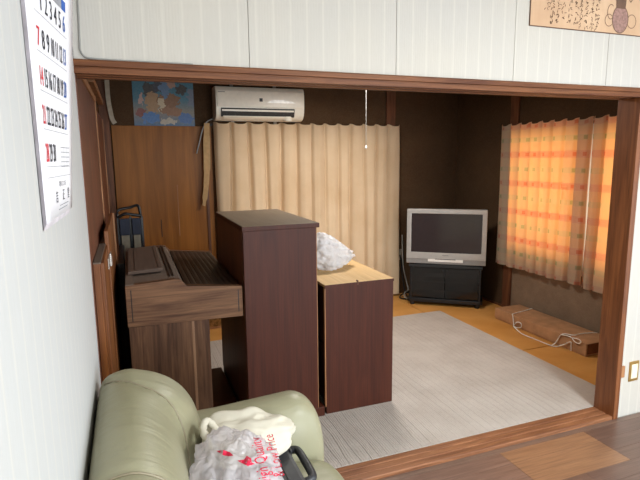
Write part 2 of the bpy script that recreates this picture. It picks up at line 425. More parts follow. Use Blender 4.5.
# near room walls, ceiling, windows out of view
wl = struct(bx('wall_left', (XL-.1, YR, -.06), (XL, 1.985, 2.5), 'paper_y', bev=0))
struct(bx('ceiling', (XL-.1, YR-.1, 2.45), (NX+.1, 2.09, 2.52), 'ceiling', bev=0))
m = MB(); a0, a1, z1 = -1.55, .85, 2.05
m.box((NX, YR-.1, -.06), (NX+.1, a0, 2.45)); m.box((NX, a1, -.06), (NX+.1, 2.09, 2.45)); m.box((NX, a0, z1), (NX+.1, a1, 2.45)); m.box((NX, a0, -.06), (NX+.1, a1, .1))
struct(m.build('wall_right', 'paper_y'))
m = MB(); a0, a1 = .7, 3.1
m.box((XL-.1, YR-.1, -.06), (a0, YR, 2.45)); m.box((a1, YR-.1, -.06), (NX, YR, 2.45)); m.box((a0, YR-.1, z1), (a1, YR, 2.45)); m.box((a0, YR-.1, -.06), (a1, YR, .1))
struct(m.build('wall_rear', 'paper_x'))
def window_frame(name, lo, hi, axis):
    m = MB(); w = .04
    a = 0 if axis == 'x' else 1; L = list(lo); H = list(hi); mid = (lo[a]+hi[a])/2
    def seg(u0, u1, v0, v1):
        l = list(lo); h = list(hi); l[a], h[a], l[2], h[2] = u0, u1, v0, v1; m.box(l, h)
    seg(lo[a], hi[a], lo[2], lo[2]+w); seg(lo[a], hi[a], hi[2]-w, hi[2])
    for c in (lo[a]+w/2, mid, hi[a]-w/2): seg(c-w/2, c+w/2, lo[2]+w, hi[2]-w)
    f = struct(m.build(name, 'bar'))
    for u0, u1 in ((lo[a]+w, mid-w/2), (mid+w/2, hi[a]-w)):
        l = list(lo); h = list(hi); l[a], h[a] = u0, u1; l[2] += w; h[2] -= w
        b = 1-a; c = (lo[b]+hi[b])/2; l[b] = c-.002; h[b] = c+.002
        bx('pane', l, h, 'pane', f, 0)
window_frame('window_1', (NX+.03, -1.55, .1), (NX+.07, .85, 2.05), 'y')
window_frame('window_2', (.7, YR-.07, .1), (3.1, YR-.03, 2.05), 'x')
# wall above and beside the opening: backing plus wallpapered panels
m = MB(); m.box((XL, 2.0, 1.835), (NX, 2.09, 2.45)); m.box((2.565, 2.0, -.06), (NX, 2.09, 1.835))
wf = struct(m.build('wall_front', 'ceiling'))
xs = [XL, .463, 1.094, 1.711, 2.293, 2.90, NX]
for a, b in zip(xs, xs[1:]):
    m = MB()
    if a < 2.565 and b > 2.565:
        m.box((a+.001, 1.983, 1.836), (2.566, 2.0, 2.45)); m.box((2.566, 1.983, -.06), (b-.001, 2.0, 2.45))
        m.build('wall_panel', 'paper_x', wf)
    else:
        m.box((a+.001, 1.983, 1.836 if b < 2.6 else -.06), (b-.001, 2.0, 2.45), .0008); m.build('wall_panel', 'paper_x', wf)
# lintel, post and grooved sill of the opening
pr = [(2.10, 1.793), (2.10, 1.84), (1.968, 1.84), (1.963, 1.835), (1.963, 1.818), (1.970, 1.8155), (1.970, 1.8125), (1.965, 1.811), (1.965, 1.793),
      (1.99, 1.793), (1.99, 1.803), (2.02, 1.803), (2.02, 1.793), (2.045, 1.793), (2.045, 1.803), (2.075, 1.803), (2.075, 1.793)]
struct(MB().prism(pr, 'x', XL, 2.566).build('trim_1', 'trim'))
struct(MB().box((2.529, 1.966, -.015), (2.566, 2.10, 1.793), .003).build('trim_2', 'trim_z'))
pr = [(1.972, -.03), (1.972, .0), (1.976, .004), (2.0, .004), (2.001, .001), (2.018, .001), (2.019, .004), (2.045, .004), (2.046, .001), (2.063, .001), (2.064, .004), (2.098, .004), (2.10, .002), (2.10, -.03)]
struct(MB().prism(pr, 'x', XL, 2.53).build('trim_3', 'sill'))
struct(bx('trim_4', (2.566, 1.972, .232), (2.60, 1.985, .30), 'pale_wood'))
# tatami room shell
ft = struct(bx('floor_tatami', (-.2, 2.10, -.06), (XR, YB, -.013), 'floor_base', bev=0))
for (x0, x1, y0, y1) in ((2.615, XR, 2.98, YB), (1.72, XR, 2.10, 2.98), (-.15, 1.72, 2.10, 2.98), (.78, 2.615, 2.98, 3.91), (.78, 2.615, 3.91, YB), (-.15, .78, 2.98, YB)):
    bx('tatami_mat', (x0+.005, y0+.005, -.013), (x1-.005, y1-.005, 0), 'tatami', ft, .003)
m = MB(); a0, a1, z0, z1 = .86, 2.52, .02, 1.77
m.box((-.25, YB, -.06), (a0, YB+.1, 2.5)); m.box((a1, YB, -.06), (XR+.1, YB+.1, 2.5)); m.box((a0, YB, z1), (a1, YB+.1, 2.5)); m.box((a0, YB, -.06), (a1, YB+.1, z0))
struct(m.build('wall_back', 'sand'))
window_frame('window_3', (a0, YB+.04, z0), (a1, YB+.08, z1), 'x')
m = MB(); b0, b1, z0, z1 = 2.35, 4.0, .62, 1.72
m.box((XR, 2.09, -.06), (XR+.1, b0, 2.5)); m.box((XR, b1, -.06), (XR+.1, YB, 2.5)); m.box((XR, b0, z1), (XR+.1, b1, 2.5))
wt = struct(m.build('wall_tatami_right', 'sand'))
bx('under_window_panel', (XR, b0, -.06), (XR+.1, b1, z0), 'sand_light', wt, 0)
window_frame('window_4', (XR+.04, b0, z0), (XR+.08, b1, z1), 'y')
struct(bx('wall_tatami_left', (-.26, 2.0, -.06), (-.19, YB, 2.5), 'sand', bev=0))
struct(bx('ceiling_tatami', (-.26, 2.09, 2.45), (XR+.1, YB+.1, 2.52), 'ceiling_t', bev=0))
struct(bx('trim_5', (2.556, YB-.02, 0), (2.66, YB, 2.45), 'old_post'))
struct(bx('trim_6', (XR-.02, 3.88, 0), (XR, 3.985, 2.45), 'old_post'))
struct(bx('trim_7', (XR-.008, YB-.03, 0), (XR, YB, 2.45), 'sand'))
struct(bx('trim_8', (XR-.014, 2.10, 0), (XR, 3.88, .02), 'old_post'))
struct(bx('trim_9', (XR-.014, 3.985, 0), (XR, YB-.05, .02), 'old_post'))
# left side of the tatami room: board doors with a head rail
for i, (y0, y1, xf) in enumerate(((2.0, 3.32, -.152), (3.34, 4.62, -.166))):
    d = struct(bx('door_%d' % (i+1), (xf-.02, y0, 0), (xf, y1, 1.83), 'left_panel', bev=.002))
    bx('stile', (xf-.006, y1-.03, 0), (xf+.006, y1+.008, 1.83), 'pale_edge', d, .002)
    if i == 0: bx('stile', (xf-.006, 2.0, 0), (xf+.006, 2.04, 1.83), 'left_panel', d, .002)
struct(bx('trim_10', (-.19, 2.0, 1.83), (-.145, 3.33, 1.862), 'pale_edge'))
struct(bx('trim_11', (-.19, 3.33, 1.95), (-.15, YB, 1.99), 'pale_edge'))
struct(bx('trim_12', (-.19, 4.70, 0), (-.115, 4.8, 2.45), 'old_post'))

# ------------------------------------------------------------------ added fill lamp, unseen, to brighten floors and carpet
lm = thing('added_fill_lamp', 'round white fill lamp added unseen on near room ceiling', 'lamp', (1.9, -.1, 2.45))
MB().lathe([(.30, 2.45), (.31, 2.43), (.30, 2.42)], (1.9, -.1, 0), 'z', 32).build('fill_base', 'white_pl', lm)
t = NT('fill_diffuser'); t.col('#f2f2f0'); t.b.inputs['Emission Color'].default_value = (.95, .97, 1, 1); t.b.inputs['Emission Strength'].default_value = 2.0; MT['fillglow'] = t.m
MB().lathe([(.29, 2.42), (.28, 2.39), (.22, 2.37), (.10, 2.36), (.01, 2.358)], (1.9, -.1, 0), 'z', 32).build('fill_cover', 'fillglow', lm, smooth=True)
ll = bpy.data.lights.new('fill_light', 'AREA'); ll.shape = 'DISK'; ll.size = .56; ll.energy = 84; ll.color = (.90, .96, 1.0); ll.spread = PI
lo_ = bpy.data.objects.new('fill_light', ll); COL.objects.link(lo_); lo_.parent = lm; lo_.location = (0, 0, -.10)

# ------------------------------------------------------------------ carpet
MBc = MB().box((-.06, 2.104, .0), (2.78, 4.10, .005), .001)
tag(MBc.build('carpet', 'carpet', origin=(.12, 2.104, 0)), 'pale grey ribbed carpet spread over the tatami floor', 'carpet')

# ------------------------------------------------------------------ electronic organ
og = thing('electric_organ', 'walnut veneer organ with closed slatted cover, beside the tall cabinet', 'organ', (.24, 3.16, .0))
y0, y1 = 2.62, 3.76
prof = [(-.05, .672), (-.05, .885), (.19, .897), (.215, .893), (.245, .858), (.533, .828), (.533, .662)]
ck = MB().prism(prof, 'y', y0, y0+.045, .003).build('end_cheek', 'walnut_x', og)
for a, b in (((-.027, .70), (-.022, .862)), ((.508, .69), (.513, .812))):
    bx('inlay_line', (a[0], y0-.0008, a[1]), (b[0], y0+.003, b[1]), 'slat', ck, 0)
MB().prism(prof, 'y', y1-.045, y1, .003).build('end_cheek', 'walnut_x', og)
MB().prism([(-.05, .672), (-.05, .88), (.19, .892), (.215, .888), (.235, .86), (.235, .672)], 'y', y0+.045, y1-.045).build('top_case', 'dust_org', og)
bx('cheek_dust_cap', (-.048, y0+.002, .886), (-.01, y1-.002, .8895), 'dust_org', og, .001)
lid = MB().prism([(-.035, .8905), (-.035, .908), (.145, .917), (.145, .8955)], 'y', 2.85, 3.63, .004).build('music_lid', 'dust_org2', og)
gl = MB(); 
for z in (.0005,):
    gl.prism([(-.0, .9103), (-.0, .9112), (.003, .9113), (.003, .9104)], 'y', 2.88, 3.60); gl.prism([(.122, .9163), (.122, .9173), (.125, .9174), (.125, .9164)], 'y', 2.88, 3.60)
gl.build('lid_groove', 'slat', lid)
gv = MB(); gv.box((.17, 2.72, .8945), (.176, 3.7, .8975)).box((.188, 2.72, .8953), (.194, 3.7, .8983)); gv.build('top_groove', 'slat', og)
n = 9
for i in range(n):
    xa = .243+i*(.285/n); xb = xa+.285/n-.0015
    za = .855-(xa-.243)*.1035; zb = .855-(xb-.243)*.1035
    MB().prism([(xa, za-.012), (xa, za), ((xa+xb)/2, (za+zb)/2+.002), (xb, zb), (xb, zb-.012)], 'y', y0+.047, y1-.047).build('slat', 'slat', og)
bx('key_bed', (.235, y0+.045, .665), (.527, y1-.045, .70), 'walnut_x', og)
bx('front_rail', (.515, y0+.045, .70), (.531, y1-.045, .822), 'walnut_x', og)
bx('end_panel', (-.045, y0+.008, .0055), (.352, y0+.035, .668), 'walnut_z', og, .002)
bx('end_panel', (-.045, y1-.035, .0055), (.352, y1-.008, .668), 'walnut_z', og, .002)
bx('sapwood_streak', (.262, y0+.0074, .0055), (.275, y0+.012, .664), 'sap', og, .001)
bx('body', (-.04, y0+.035, .03), (.28, y1-.035, .668), 'walnut_z', og, .002)
bx('foot_board', (.28, y0+.04, .0055), (.53, 3.44, .045), 'mahog', og, .003)

# ------------------------------------------------------------------ tall cabinet
tc = thing('tall_cabinet', 'tall dark mahogany cabinet with dusty top, right of the organ', 'cabinet', (.75, 3.02, .009))
Z0 = .0052
bx('side_panel', (.542, 2.60, .06), (.95, 2.622, 1.122), 'mahog', tc, .002)
bx('side_panel', (.542, 3.418, .06), (.95, 3.44, 1.122), 'mahog', tc, .002)
bx('front_edging', (.950, 2.601, .06), (.9535, 2.621, 1.122), 'pale_wood', tc, .0008)
bx('back_panel', (.540, 2.622, .06), (.556, 3.418, 1.122), 'mahog_back', tc, .001)
tp = bx('top_board', (.537, 2.597, 1.122), (.969, 3.445, 1.147), 'mahog', tc, .003)
bx('dust_layer', (.541, 2.601, 1.1465), (.965, 3.441, 1.1485), 'dust_top', tp, .0005)
for z in (.065, .41, .75): bx('shelf', (.556, 2.622, z), (.93, 3.418, z+.02), 'mahog', tc, .001)
bx('plinth', (.545, 2.598, Z0), (.99, 3.44, .062), 'mahog', tc, .003)

# ------------------------------------------------------------------ low cabinet
lc = thing('low_cabinet', 'low mahogany cabinet with bare yellow plywood top on carpet', 'cabinet', (1.22, 2.99, .009))
bx('side_panel', (1.005, 2.61, Z0), (1.440, 2.632, .772), 'mahog', lc, .002)
bx('side_panel', (1.005, 3.35, Z0), (1.440, 3.372, .772), 'mahog', lc, .002)
e = MB(); e.box((1.0005, 2.611, .05), (1.005, 2.631, .765)); e.build('front_edging', 'pale_wood', lc)
bx('back_panel', (1.424, 2.632, Z0), (1.438, 3.35, .772), 'mahog', lc, .001)
bx('drawer_front', (1.018, 2.634, .42), (1.034, 3.348, .765), 'mahog', lc, .002)
bx('drawer_front', (1.018, 2.634, .06), (1.034, 3.348, .41), 'mahog', lc, .002)
tp = bx('top_board', (1.0, 2.608, .772), (1.442, 3.375, .788), 'raw_ply', lc, .0015)
bx('front_strip', (1.0, 2.606, .771), (1.442, 2.6085, .787), 'mahog', tp, .0005)
bx('notch_mark', (1.203, 2.604, .77), (1.209, 2.625, .797), 'mahog_back', tp, .001)

# ------------------------------------------------------------------ crumpled plastic and cloth
def crumple(c, rad, seed, amp, fr, floor, ridge=.1, sub=5, stretch=None, p=2.2):
    t = bmesh.new(); bmesh.ops.create_icosphere(t, subdivisions=sub, radius=1)
    so = Vector((seed*3.1, seed*1.7, seed*2.3))
    for v in t.verts:
        d = v.co.normalized()
        k = (abs(d.x)**p+abs(d.y)**p+abs(d.z)**p)**(-1/p)
        n1 = noise.noise(d*fr+so); n2 = noise.noise(d*fr*2.3+so*2); n3 = noise.noise(d*fr*5+so*3)
        rdg = (1-abs(noise.noise(d*fr*1.7+so*4))*2.2); rdg2 = (1-abs(noise.noise(d*fr*4+so*5))*2.2)
        r = k*(1+amp*n1+amp*.6*n2+amp*.25*n3+ridge*rdg+ridge*.4*rdg2)
        q = Vector((d.x*rad[0], d.y*rad[1], d.z*rad[2]))*r
        if stretch: q = stretch(q, d)
        q += Vector(c)
        if q.z < floor: q.z = floor + (floor-q.z)*.02
        v.co = q
    return t
def slump(q, d):
    q.z *= 1.15-.55*max(-.3, min(1, q.x/.12)); q.z += .02*max(0, -d.x)
    return q
t = crumple((1.205, 3.05, .868), (.135, .115, .095), 5, .25, 2.0, .790, .13, 5, slump)
m = MB(); m.add(t); tag(m.build('plastic_bag', 'bag_white', smooth=True, origin=(1.235, 3.08, .79)), 'crumpled white plastic bag lying on the plywood cabinet top', 'bag')

# ------------------------------------------------------------------ sofa
sf = thing('sofa', 'sage green leatherette sofa against the white left wall', 'sofa', (.25, .95, -.015))
bp = [(-.105, .06), (-.128, .30), (-.142, .58), (-.142, .71), (-.118, .78), (-.05, .803), (.01, .785), (.062, .735), (.095, .66), (.113, .55), (.12, .42), (.12, .25), (.12, .06), (.02, .04)]
bpts = catmull([(x, 0, z) for x, z in bp], 5, True); cx, cz = -.01, .42
seams = (1.60, 1.14, .68)
def seam_y(s, x): return 1.625-.75*x if s == seams[0] else s
def wing(yy): t_ = max(0, min(1, (yy-1.50)/.16)); return 1+.62*t_*t_*(3-2*t_)
SY0, SY1 = .06, 1.86
def backfn(u, v):
    i = int(round(u*len(bpts))) % len(bpts); q = bpts[i]
    yy = SY0+(SY1-SY0)*v
    e = min(yy-SY0, SY1-yy); R = .13
    k = 1.0 if e >= R else (1-((R-e)/R)**2.4)**(1/2.4)
    k = max(k, .02)
    kk = .30+.70*k if e < R else 1
    if e <= 1e-6: kk = .02
    for s in seams: kk *= 1-.022*math.exp(-((yy-seam_y(s, q.x))/.018)**2)
    kk *= 1+.004*noise.noise(Vector((q.x*9, yy*9, q.z*9)))
    x = cx+(q.x-cx)*(kk*.55+.45 if q.x < cx else kk*wing(yy)); z = cz+(q.z-cz)*(kk if q.z > cz else 1)
    if e <= 1e-6: x = cx+(q.x-cx)*.3; z = cz+(q.z-cz)*.3
    return (x, yy, z)
vs_ = sorted(set([0, 1]+[i/90 for i in range(91)]+[.0006*k*k for k in range(12)]+[1-.0006*k*k for k in range(12)]))
m = MB(); rows = [[m.b.verts.new(backfn(i/len(bpts), v)) for i in range(len(bpts))] for v in vs_]
for A, B in zip(rows, rows[1:]):
    for i in range(len(A)): m.b.faces.new((A[i], A[(i+1) % len(A)], B[(i+1) % len(A)], B[i]))
m.b.faces.new(rows[0]); m.b.faces.new(rows[-1])
bk = m.build('backrest', 'sofa', sf, smooth=True)
for s in seams[:2]:
    pts = []
    for q in bpts:
        if q.z > .35 and q.x > -.12:
            sy = seam_y(s, q.x); pts.append((cx+(q.x-cx)*.985*(wing(sy) if q.x > cx else 1), sy, cz+(q.z-cz)*.985))
    MB().tube(pts, .0035, 6).build('seam', 'sofa_seam', bk, smooth=True)
def arm(yc, sgn):
    AX0, AX1 = .02, .642
    def top(x): return .582+.018*max(0, min(1, (x-.25)/.3))
    def fn(u, v):
        x = AX0+(AX1-AX0)*v; e = AX1-x; R = .12
        k = 1 if e >= R else max(.0, (1-((R-e)/R)**2.2))**(1/2.2)
        a = 2*PI*u; ca, sa = math.cos(a), math.sin(a); p = 2/2.5
        t_ = top(x); zb = .06; zc = .36
        hy = .125*(.55+.45*k); hz = (t_-zc)*(.35+.65*k) if sa > 0 else (zc-zb)
        yy = yc+hy*math.copysign(abs(ca)**p, ca); z = zc+hz*math.copysign(abs(sa)**p, sa)
        return (x, yy, z)
    vv = sorted(set([i/40 for i in range(41)]+[1-.001*k*k for k in range(9)]))
    m = MB(); N = 40; rows = [[m.b.verts.new(fn(i/N, v)) for i in range(N)] for v in vv]
    for A, B in zip(rows, rows[1:]):
        for i in range(N): m.b.faces.new((A[i], A[(i+1) % N], B[(i+1) % N], B[i]))
    m.b.faces.new(rows[0]); m.b.faces.new(rows[-1])
    return m.build('armrest', 'sofa', sf, smooth=True)
arm(1.775, 1); arm(.14, -1)
def seatfn(c, h, n=2.0):
    t = bmesh.new(); bmesh.ops.create_cube(t, size=2); bmesh.ops.subdivide_edges(t, edges=t.edges[:], cuts=14, use_grid_fill=True)
    for v in t.verts:
        q = v.co; d = Vector((q.x, q.y, q.z)); p = 7.
        k = max(abs(d.x), abs(d.y), abs(d.z))/((abs(d.x)**p+abs(d.y)**p+abs(d.z)**p)**(1/p))
        d = d*k; cr = .15*(1-d.x**2)*(1-d.y**2) if d.z > 0 else 0
        v.co = Vector((c[0]+d.x*h[0], c[1]+d.y*h[1], c[2]+(d.z+cr)*h[2]))
    return t
for y0_, y1_ in ((.26, .955), (.96, 1.655)):
    m = MB(); m.add(seatfn((.395, (y0_+y1_)/2, .325), (.25, (y1_-y0_)/2, .08))); m.build('seat_cushion', 'sofa', sf, smooth=True)
MB().box((-.10, .10, .05), (.62, 1.84, .25), .03, 3).build('base', 'sofa', sf, smooth=False)
for x in (-.05, .56):
    for yy in (.16, 1.76): MB().lathe([(.02, -.015), (.026, .03), (.028, .055)], (x, yy, 0)).build('foot', 'black', sf)

# ------------------------------------------------------------------ things on the sofa
tb = thing('tool_case', 'black plastic tool case on sofa under the bags', 'case', (.34, 1.45, .405))
bx('case_body', (.16, 1.22, .421), (.47, 1.655, .485), 'black_soft', tb, .012)
ld = bx('case_lid', (.175, 1.235, .483), (.458, 1.64, .497), 'black_soft', tb, .008)
for i in range(3): bx('lid_rib', (.36+i*.025, 1.26, .496), (.368+i*.025, 1.62, .500), 'black_soft', ld, .001)
hp = catmull([(.465, 1.61, .465), (.488, 1.608, .468), (.503, 1.59, .47), (.505, 1.52, .47), (.503, 1.44, .47), (.488, 1.422, .468), (.465, 1.42, .465)], 5)
MB().tube(hp, .014, 10).build('handle', 'black_soft', tb, smooth=True)
for yy in (1.60, 1.40): bx('latch', (.467, yy-.03, .43), (.474, yy+.0, .49), 'black_soft', tb, .002)
def clothst(q, d):
    q.x += q.y*.25
    q.z *= 1-.35*max(0, d.x)
    return q
t = crumple((.328, 1.595, .55), (.152, .085, .085), 11, .2, 1.2, .502, .035, 5, clothst, 2.8)
m = MB(); m.add(t); tag(m.build('cloth_bag', 'creamcloth', smooth=True, origin=(.345, 1.595, .5)), 'bunched cream cloth bag on sofa beside the armrest', 'bag')
t = crumple((.24, 1.37, .56), (.12, .165, .11), 3, .16, 2.2, .501, .13)
def frill(q, d): return q
m = MB(); m.add(t)
cb = m.build('shopping_bag', 'bag_clear', smooth=True, origin=(.24, 1.37, .5))
tag(cb, 'clear plastic shopping bag with red lettering on the sofa', 'bag')
bv = bmesh.new(); bv.from_mesh(cb.data); TREE = BVHTree.FromBMesh(bv); bv.free()
def stamp(name, body, size, cx_, cy_, rot, mat, sx=1., polys=None):
    if polys: V, F = polys
    else: V, F = text_mesh(body, size)
    b = bmesh.new(); vv = [b.verts.new((v.x*sx, v.y, 0)) for v in V]
    for f in F:
        try: b.faces.new([vv[i] for i in f])
        except ValueError: pass
    bmesh.ops.triangulate(b, faces=b.faces)
    bmesh.ops.subdivide_edges(b, edges=[e for e in b.edges if e.calc_length() > .008], cuts=1)
    R = Matrix.Rotation(rot, 3, 'Z'); cd = Vector((0, 0, 1.5)) - cb.location
    for v in b.verts:
        q = R @ v.co + Vector((cx_, cy_, .62)); q -= cb.location
        d = (q-cd).normalized()
        h = TREE.ray_cast(cd, d)
        v.co = (h[0]-d*.0025) if h[0] is not None else q
    me = bpy.data.meshes.new(name); b.to_mesh(me); b.free(); me.materials.append(MT[mat])
    o = bpy.data.objects.new(name, me); COL.objects.link(o); o.parent = cb
    return o
stamp('lettering', 'High Quality', .05, .312, 1.355, PI/2-.12, 'bag_red')
stamp('lettering', '& Low Price', .046, .356, 1.37, PI/2-.12, 'bag_red')
def poly(pts): return [Vector((x, y, 0)) for x, y in pts], [list(range(len(pts)))]
stamp('red_mark', '', 0, .215, 1.425, .2, 'bag_red', polys=poly([(-.012, .03), (.008, .022), (.02, .0), (.022, -.022), (.008, -.018), (-.004, -.002)]))
stamp('red_mark', '', 0, .268, 1.37, .2, 'bag_red', polys=poly([(-.02, .012), (0, .006), (.014, .02), (.02, .0), (.012, -.02), (.018, -.032), (-.004, -.03), (-.012, -.01)]))
# gathered handle ends of the bag
hp = catmull([(.19, 1.50, .60), (.17, 1.53, .65), (.185, 1.56, .665), (.21, 1.55, .64), (.225, 1.52, .61)], 5)
MB().tube(hp, [.012+.006*noise.noise(Vector((i*.9, 0, 0))) for i in range(len(hp))], 8).build('bag_handle', 'creamcloth', cb, smooth=True)

# ------------------------------------------------------------------ television and its stand
ang = math.atan2(-.601, .799)
TP = (2.912, 4.2225, 0)
st = thing('tv_stand', 'black television stand with smoked glass doors in the corner', 'stand', TP, ang)
L = dict(local=True)
MB().prism([(-.36, .0), (.36, .0), (.36, .22), (.28, .36), (-.28, .36), (-.36, .22)], 'z', .395, .42, .004).build('top_board', 'dark_grey', st, True)
MB().prism([(-.35, -.02), (.35, -.02), (.37, .0), (.37, .22), (.28, .36), (-.28, .36), (-.37, .22), (-.37, .0)], 'z', .035, .075, .006).build('base_board', 'black', st, True)
for x in (-.348, .33): bx('side_panel', (x, .01, .07), (x+.018, .24, .40), 'black', st, .002, True)
bx('back_panel', (-.28, .335, .07), (.28, .345, .40), 'black', st, .001, True)
bx('shelf', (-.33, .03, .225), (.33, .25, .237), 'dark_grey', st, .002, True)
for s in (-1, 1):
    d = bx('glass_door', (min(s*.003, s*.327), .002, .08), (max(s*.003, s*.327), .008, .39), 'smoke_glass', st, .001, True)
    bx('door_knob', (s*.02-.006, -.006, .36), (s*.02+.006, .002, .372), 'dark_grey', d, .001, True)
for x in (-.32, .32):
    for yy in (.01, .2): MB().lathe([(.022, 0), (.026, .01), (.026, .036)], (x, yy, 0)).build('foot', 'black', st, True)
bx('video_box', (-.22, .06, .238), (.2, .24, .285), 'dark_grey', st, .003, True)
tv = thing('television', 'silver wide screen tube television on the black stand', 'television', (TP[0], TP[1], .42), ang)
z0, z1 = .014, .565
m = MB(); m.box((-.385, -.01, z1-.045), (.385, .05, z1), .006); m.box((-.385, -.01, z0+.05), (.385, .05, z0+.115), .004)
m.box((-.385, -.01, z0+.1), (-.34, .05, z1-.03), .006); m.box((.34, -.01, z0+.1), (.385, .05, z1-.03), .006)
m.build('bezel', 'silver', tv, True)
MB().grid(lambda u, v: (-.345+.69*u, .0-.004*(1-(2*u-1)**2)+.004, z0+.112+(z1-.04-z0-.112)*v), 24, 8).build('screen', 'screen', tv, True, smooth=True)
bx('screen_surround', (-.345, .008, z0+.1), (.345, .012, z1-.03), 'black', tv, 0, True)
sp = bx('speaker_bar', (-.385, -.004, z0), (.385, .05, z0+.052), 'silver_dark', tv, .004, True)
bx('control_flap', (-.17, -.010, z0+.022), (.17, -.003, z0+.05), 'white_pl', sp, .003, True)
bx('flap_gap', (-.1, -.0115, z0+.047), (.1, -.009, z0+.053), 'black', sp, .0005, True)
bx('maker_print', (-.03, -.0105, z0+.086), (.03, -.0095, z0+.094), 'silver_dark', tv, 0, True)
m = MB()
def tvb(u, v):
    k = v; w = .375*(1-.42*k**1.3); za = z0+.01+.05*k; zb = z1-.01-.13*k; zc, h = (za+zb)/2, (zb-za)/2
    a = 2*PI*u; ca, sa = math.cos(a), math.sin(a); p = .28
    return (w*math.copysign(abs(ca)**p, ca), .045+.34*v, zc+h*math.copysign(abs(sa)**p, sa))
m.grid(tvb, 48, 10, True, caps=True).build('rear_housing', 'black', tv, True)
bx('base_block', (-.3, .01, .0), (.3, .3, z0+.02), 'black', tv, .003, True)
# cables by the stand
for i, (pts, r) in enumerate(((
     [(2.735, 4.82, .44), (2.74, 4.80, .38), (2.745, 4.79, .28), (2.755, 4.77, .14), (2.76, 4.74, .04), (2.74, 4.66, .010), (2.68, 4.58, .010), (2.64, 4.64, .012), (2.71, 4.70, .03), (2.77, 4.66, .045), (2.74, 4.58, .02), (2.68, 4.54, .010)], .008),
     ([(2.76, 4.82, .66), (2.755, 4.80, .50), (2.765, 4.79, .30), (2.79, 4.76, .14), (2.775, 4.70, .07), (2.70, 4.64, .06), (2.66, 4.57, .035), (2.70, 4.50, .012), (2.735, 4.53, .012)], .007))):
    o = MB().tube(catmull(pts, 6), r, 6).build('power_cable', ('black', 'wire')[i], smooth=True, origin=pts[0])
    tag(o, ('black cable hanging from the wall outlet to the television stand', 'thin grey cable tangled on tatami left of the television stand')[i], 'cable')
wo = bx('wall_outlet', (2.715, YB-.008, .38), (2.765, YB, .50), 'bar', bev=.002, origin=(2.74, YB, .44)); tag(wo, 'small wall outlet low between beige curtain and television', 'outlet')

# ------------------------------------------------------------------ air conditioner
ac = thing('air_conditioner', 'ivory wall air conditioner above the beige curtain', 'air conditioner', (1.16, YB, 1.84))
x0, x1 = .765, 1.585
pr = [(4.82, 1.845), (4.70, 1.842), (4.64, 1.875), (4.618, 1.93), (4.612, 2.0), (4.616, 2.08), (4.635, 2.122), (4.67, 2.135), (4.82, 2.135)]
MB().prism([(p.x, p.y) for p in catmull([(a, b, 0) for a, b in pr], 4)], 'x', x0, x1, .006).build('housing', 'ac', ac)
bx('front_panel', (x0+.012, 4.606, 1.955), (x1-.012, 4.62, 2.098), 'ac', ac, .005)
MB().prism([(4.604, 1.915), (4.604, 1.945), (4.64, 1.945), (4.65, 1.872), (4.620, 1.872)], 'x', x0+.045, x1-.10).build('outlet_recess', 'ac_dark', ac)
MB().prism([(4.596, 1.916), (4.594, 1.930), (4.61, 1.936), (4.614, 1.92)], 'x', x0+.05, x1-.11).build('louver', 'ac', ac)
MB().prism([(4.630, 1.852), (4.606, 1.868), (4.608, 1.877), (4.635, 1.862)], 'x', x0+.06, x1-.16).build('louver', 'ac', ac)
for i in range(9):
    xx = x0+.09+i*.075
    bx('guide_vane', (xx, 4.607, 1.89), (xx+.004, 4.625, 1.925), 'dark_grey', ac, 0)
bx('badge', (1.155, 4.6035, 2.005), (1.185, 4.607, 2.035), 'black', ac, .002)
MB().prism([(1.22, 1.995), (1.26, 2.017), (1.30, 2.024), (1.38, 2.024), (1.46, 2.012), (1.50, 1.995)], 'y', 4.6035, 4.607).build('sticker', 'ac_gloss', ac)
bx('maker_print', (.785, 4.6045, 2.078), (.845, 4.607, 2.086), 'bar', ac, 0)
MB().lathe([(.03, .0), (.042, .008), (.044, .03), (.04, .045)], (1.43, 4.65, 1.834), 'z', 20).build('sensor_cap', 'ac', ac)
for xx in (.935, 1.345):
    o = bx('mounting_bar', (xx, YB-.012, 1.80), (xx+.03, YB, 2.45), 'bar', bev=.002, origin=(xx, YB, 1.80))
    tag(o, 'grey steel bar on the wall behind the air conditioner, %s one' % ('left' if xx < 1 else 'right'), 'bar', 'air conditioner mounting bars')

# ------------------------------------------------------------------ poster, plywood, hanging strips
m = MB().box((.085, YB-.004, 1.795), (.603, YB-.001, 2.235)); o = m.build('poster', 'poster', origin=(.085, YB, 1.795)); tag(o, 'faded blue and tan picture poster beside the air conditioner', 'poster')
pw = bx('plywood_board', (-.105, YB-.02, .02), (.742, YB-.002, 1.795), 'ply', bev=.002, origin=(.32, YB, .02)); tag(pw, 'orange brown plywood board covering the wall behind the organ', 'board')
bx('paint_run', (.412, YB-.0222, .80), (.420, YB-.0195, 1.27), 'pale_edge', pw, .0006)
bx('scar', (.255, YB-.0215, .80), (.262, YB-.0195, .96), 'slat', pw, .0004)
bx('batten', (.676, YB-.030, .02), (.70, YB-.0195, 1.30), 'mahog_back', pw, .001)
def ribbon(name, pts, w, mat, normal=(0, -1, 0), thick=.002):
    P = catmull(pts, 6); m = MB(); n_ = Vector(normal)
    g = []
    for i, p in enumerate(P):
        d = (P[min(i+1, len(P)-1)]-P[max(i-1, 0)]).normalized(); s_ = d.cross(n_).normalized()
        ww = w[min(len(w)-1, int(i/len(P)*len(w)))] if isinstance(w, (list, tuple)) else w
        g.append([m.b.verts.new(p+s_*ww/2*k+n_*t_) for k, t_ in ((-1, 0), (1, 0), (1, thick), (-1, thick))])
    for A, B in zip(g, g[1:]):
        for k in range(4): m.b.faces.new((A[k], A[(k+1) % 4], B[(k+1) % 4], B[k]))
    m.b.faces.new(g[0]); m.b.faces.new(g[-1])
    return m
